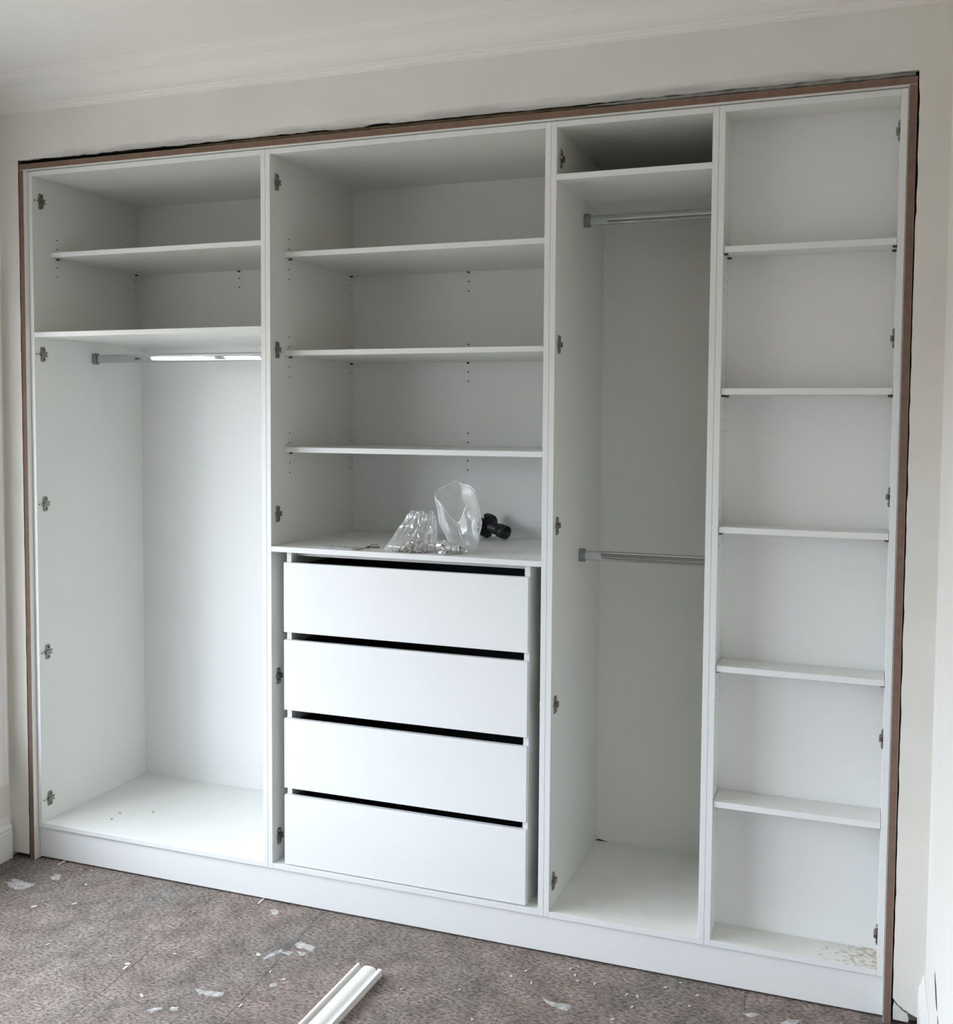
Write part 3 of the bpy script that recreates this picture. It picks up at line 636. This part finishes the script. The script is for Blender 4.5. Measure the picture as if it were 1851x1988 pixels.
tag(q.build('chrome_fitting', [M_chrome]), 'ribbed chrome sleeve with a wire loop, rightmost of the fittings', 'fitting', GR)

# black cabinet foot lying on its side
ft = empty('cabinet_foot', (1.48, .47, WT), 'black plastic adjustable cabinet foot lying at the back of the worktop', 'cabinet foot')
ax = Vector((.900, -.40, -.20)).normalized(); org = Vector((1.4480, .478, WT + .0412))
def fr(x, r, a, ax=ax):
    s_ = ax.cross(Vector((0, 0, 1))).normalized(); u2 = s_.cross(ax)
    return org + ax * x + r * (s_ * math.cos(a) + u2 * math.sin(a))
q = MB(); n = 72
def notch(a):
    a = (a + .20) % (math.pi / 3); return .60 if a < .20 else 1.0
ringA = lambda x, R, nt_: [fr(x, R * (notch(2 * math.pi * k / n) if nt_ else 1), 2 * math.pi * k / n) for k in range(n)]
rs = [ringA(-.010, .018, False), ringA(-.010, .0400, True), ringA(.006, .0400, True), ringA(.0065, .029, False), ringA(.011, .029, False), ringA(.012, .021, False)]
q.add([v for rg in rs for v in rg], [(i * n + k, i * n + (k + 1) % n, (i + 1) * n + (k + 1) % n, (i + 1) * n + k) for i in range(len(rs) - 1) for k in range(n)])
q.add(rs[0], [list(range(n))]); q.build('foot_flange', M_black, ft)
q = MB(); lathe(q, [(.012, .0195), (.050, .0195), (.052, .0180), (.056, .0180)], org, ax, 32); q.build('foot_stem', M_black, ft)
q = MB(); lathe(q, [(.054, .0150), (.055, .0225), (.086, .0225), (.086, .0185), (.066, .0170), (.066, 0)], org, ax, 32); q.build('foot_cap', M_black, ft)

# cable tie, clear film wrapper
q = MB(); z = WT + .0018
q.tube([(1.2087, .002, z), (1.2090, .040, z + .001), (1.2100, .074, z + .003)], .0012, 6); q.box(1.2070, 1.2125, .073, .079, WT + .0003, WT + .0065)
q.tube([(1.2110, .078, z + .002), (1.2240, .086, z + .001), (1.2400, .094, z)], .0018, 6); q.tube([(1.2110, .078, z + .004), (1.2105, .110, z + .006), (1.2130, .140, z)], .0009, 6)
tag(q.build('cable_tie', M_tie, None, fix=False), 'thin dark cable tie lying near the front edge of the worktop', 'cable tie')
def wrap(u, v):
    x = 1.070 + .130 * u; y = .010 + .055 * v + .012 * (1 - u) * .5; e_ = min(u, 1 - u, v, 1 - v)
    return (x, y, WT + .0006 + min(1, e_ * 8) * (.0025 + .004 * (ridged((x, y, 2), 60) * .6 + .2 * nz3((x, y, 0), 140) + .2)))
tag(film('film_wrapper', 14, 30, wrap, film_mat('crinkled_wrapper', 0.35, 0.2, 0.15), None), 'flat crinkled clear plastic wrapper lying left of the cable tie', 'wrapper')
# dark crumbs on the floor of cabinet 1
for k, (x, y) in enumerate([(.2158, .1086), (.2042, .1647), (.3046, .2141)]):
    q = MB(); q.tube([(x - .004, y, ZB + T + .0014), (x, y + .001, ZB + T + .0024), (x + .004, y - .001, ZB + T + .0014)], .0013, 5, smooth=False)
    tag(q.build('wood_crumb', M_pin, None, fix=False), ['nearest of three tiny dark crumbs on the floor of the leftmost cabinet', 'middle of three tiny dark crumbs on the floor of the leftmost cabinet', 'rightmost of three tiny dark crumbs on the floor of the leftmost cabinet'][k], 'crumb', 'dark crumbs in the leftmost cabinet')

# ------------------------------------------------------------------ things on the floor
mp_ = [(-.0375, 0), (-.0375, .0215), (-.0345, .0235), (-.0295, .0235), (-.0285, .0120), (-.0215, .0120)]
for k in range(11):
    a = math.pi * (1 - k / 10); mp_.append((.0000 + .0195 * math.cos(a), .0125 + .0085 * math.sin(a) ** .7))
mp_ += [(.0235, .0115), (.0255, .0115), (.0265, .0190), (.0375, .0190), (.0375, 0)]
q = MB(); q.extrude(mp_, 0.0, -1.35, lambda p, a: (1.3875 + p[0] + .012 * a, -.268 + a, p[1] + .0006))
tag(q.build('moulding_offcut', M_trimw, None), 'length of white ridged moulding lying on the floor before the plinth', 'moulding')
CH = [(1.8916, -0.0495), (1.9081, -0.0298), (1.9261, -0.1014), (1.9726, -0.1), (1.9122, -0.077), (2.0643, -0.1225), (2.0924, -0.1196), (2.238, -0.0586), (2.2273, -0.117), (2.0901, -0.1745), (2.055, -0.2462), (2.1527, -0.0512), (1.8131, -0.1568), (2.1872, -0.0134), (0.3519, -0.2278), (0.252, -0.2884), (0.3127, -0.2722), (0.5529, -0.1203), (0.2929, -0.108), (0.2356, -0.0158), (0.4616, -0.4582), (0.8325, -0.3713), (1.0528, -0.2913), (0.7439, -0.462), (0.7509, -0.4811), (0.8831, -0.5791), (1.1325, -0.3579), (1.1862, -0.3778), (1.1505, -0.5291), (1.7803, -0.1049), (1.5044, -0.3396), (1.5019, -0.3086), (1.7262, -0.3731), (1.6464, -0.256), (1.752, -0.1441)]
big = {14, 15, 23, 24, 25, 22}
for k, (x, y) in enumerate(CH):
    L = .0095 if k in big else random.uniform(.0038, .0062); Wd = L * random.uniform(.35, .6); h = random.uniform(.0015, .003)
    a = random.random() * math.pi; ca, sa = math.cos(a), math.sin(a)
    pr = [(-L, -Wd * .7), (-L * .3, -Wd), (L * .8, -Wd * .8), (L, Wd * .2), (L * .5, Wd), (-L * .7, Wd * .8)]
    q = MB(); q.extrude(pr, 0.0004, h, lambda p, z_: (x + p[0] * ca - p[1] * sa, y + p[0] * sa + p[1] * ca, z_ + p[0] * .08 * (z_ > .001)))
    place = [(.6, 'before the left of the leftmost cabinet'), (.95, 'before the right of the leftmost cabinet'), (1.4, 'just left of the white moulding'),
             (1.77, 'just right of the white moulding'), (2.0, 'below the right end of the drawers'), (2.1, 'below the two-rail cabinet'), (9, 'below the divider of the rightmost cabinet')]
    pl_ = next(t_ for m_, t_ in place if x < m_)
    lab = 'small pale plaster chip on the floor ' + pl_
    if k in (14, 24, 22): lab = 'larger pale plaster chip on the floor ' + pl_
    tag(q.build('plaster_chip', M_chip, None), lab, 'plaster chip', 'plaster chips on the floor ' + pl_)
for x, lab in ((.1010, 'thin pale wedge poking out under the left end of the plinth'), (.8810, 'thin pale wedge poking out under the plinth below the drawers')):
    q = MB(); q.add([(x - .003, -.022, .0004), (x + .003, -.022, .0004), (x + .003, .030, .0004), (x - .003, .030, .0004), (x - .003, -.022, .0018), (x + .003, -.022, .0018), (x + .003, .030, .0042), (x - .003, .030, .0042)],
                    [(0, 3, 2, 1), (4, 5, 6, 7), (0, 1, 5, 4), (1, 2, 6, 5), (2, 3, 7, 6), (3, 0, 4, 7)])
    tag(q.build('levelling_wedge', M_chip, None), lab, 'wedge')
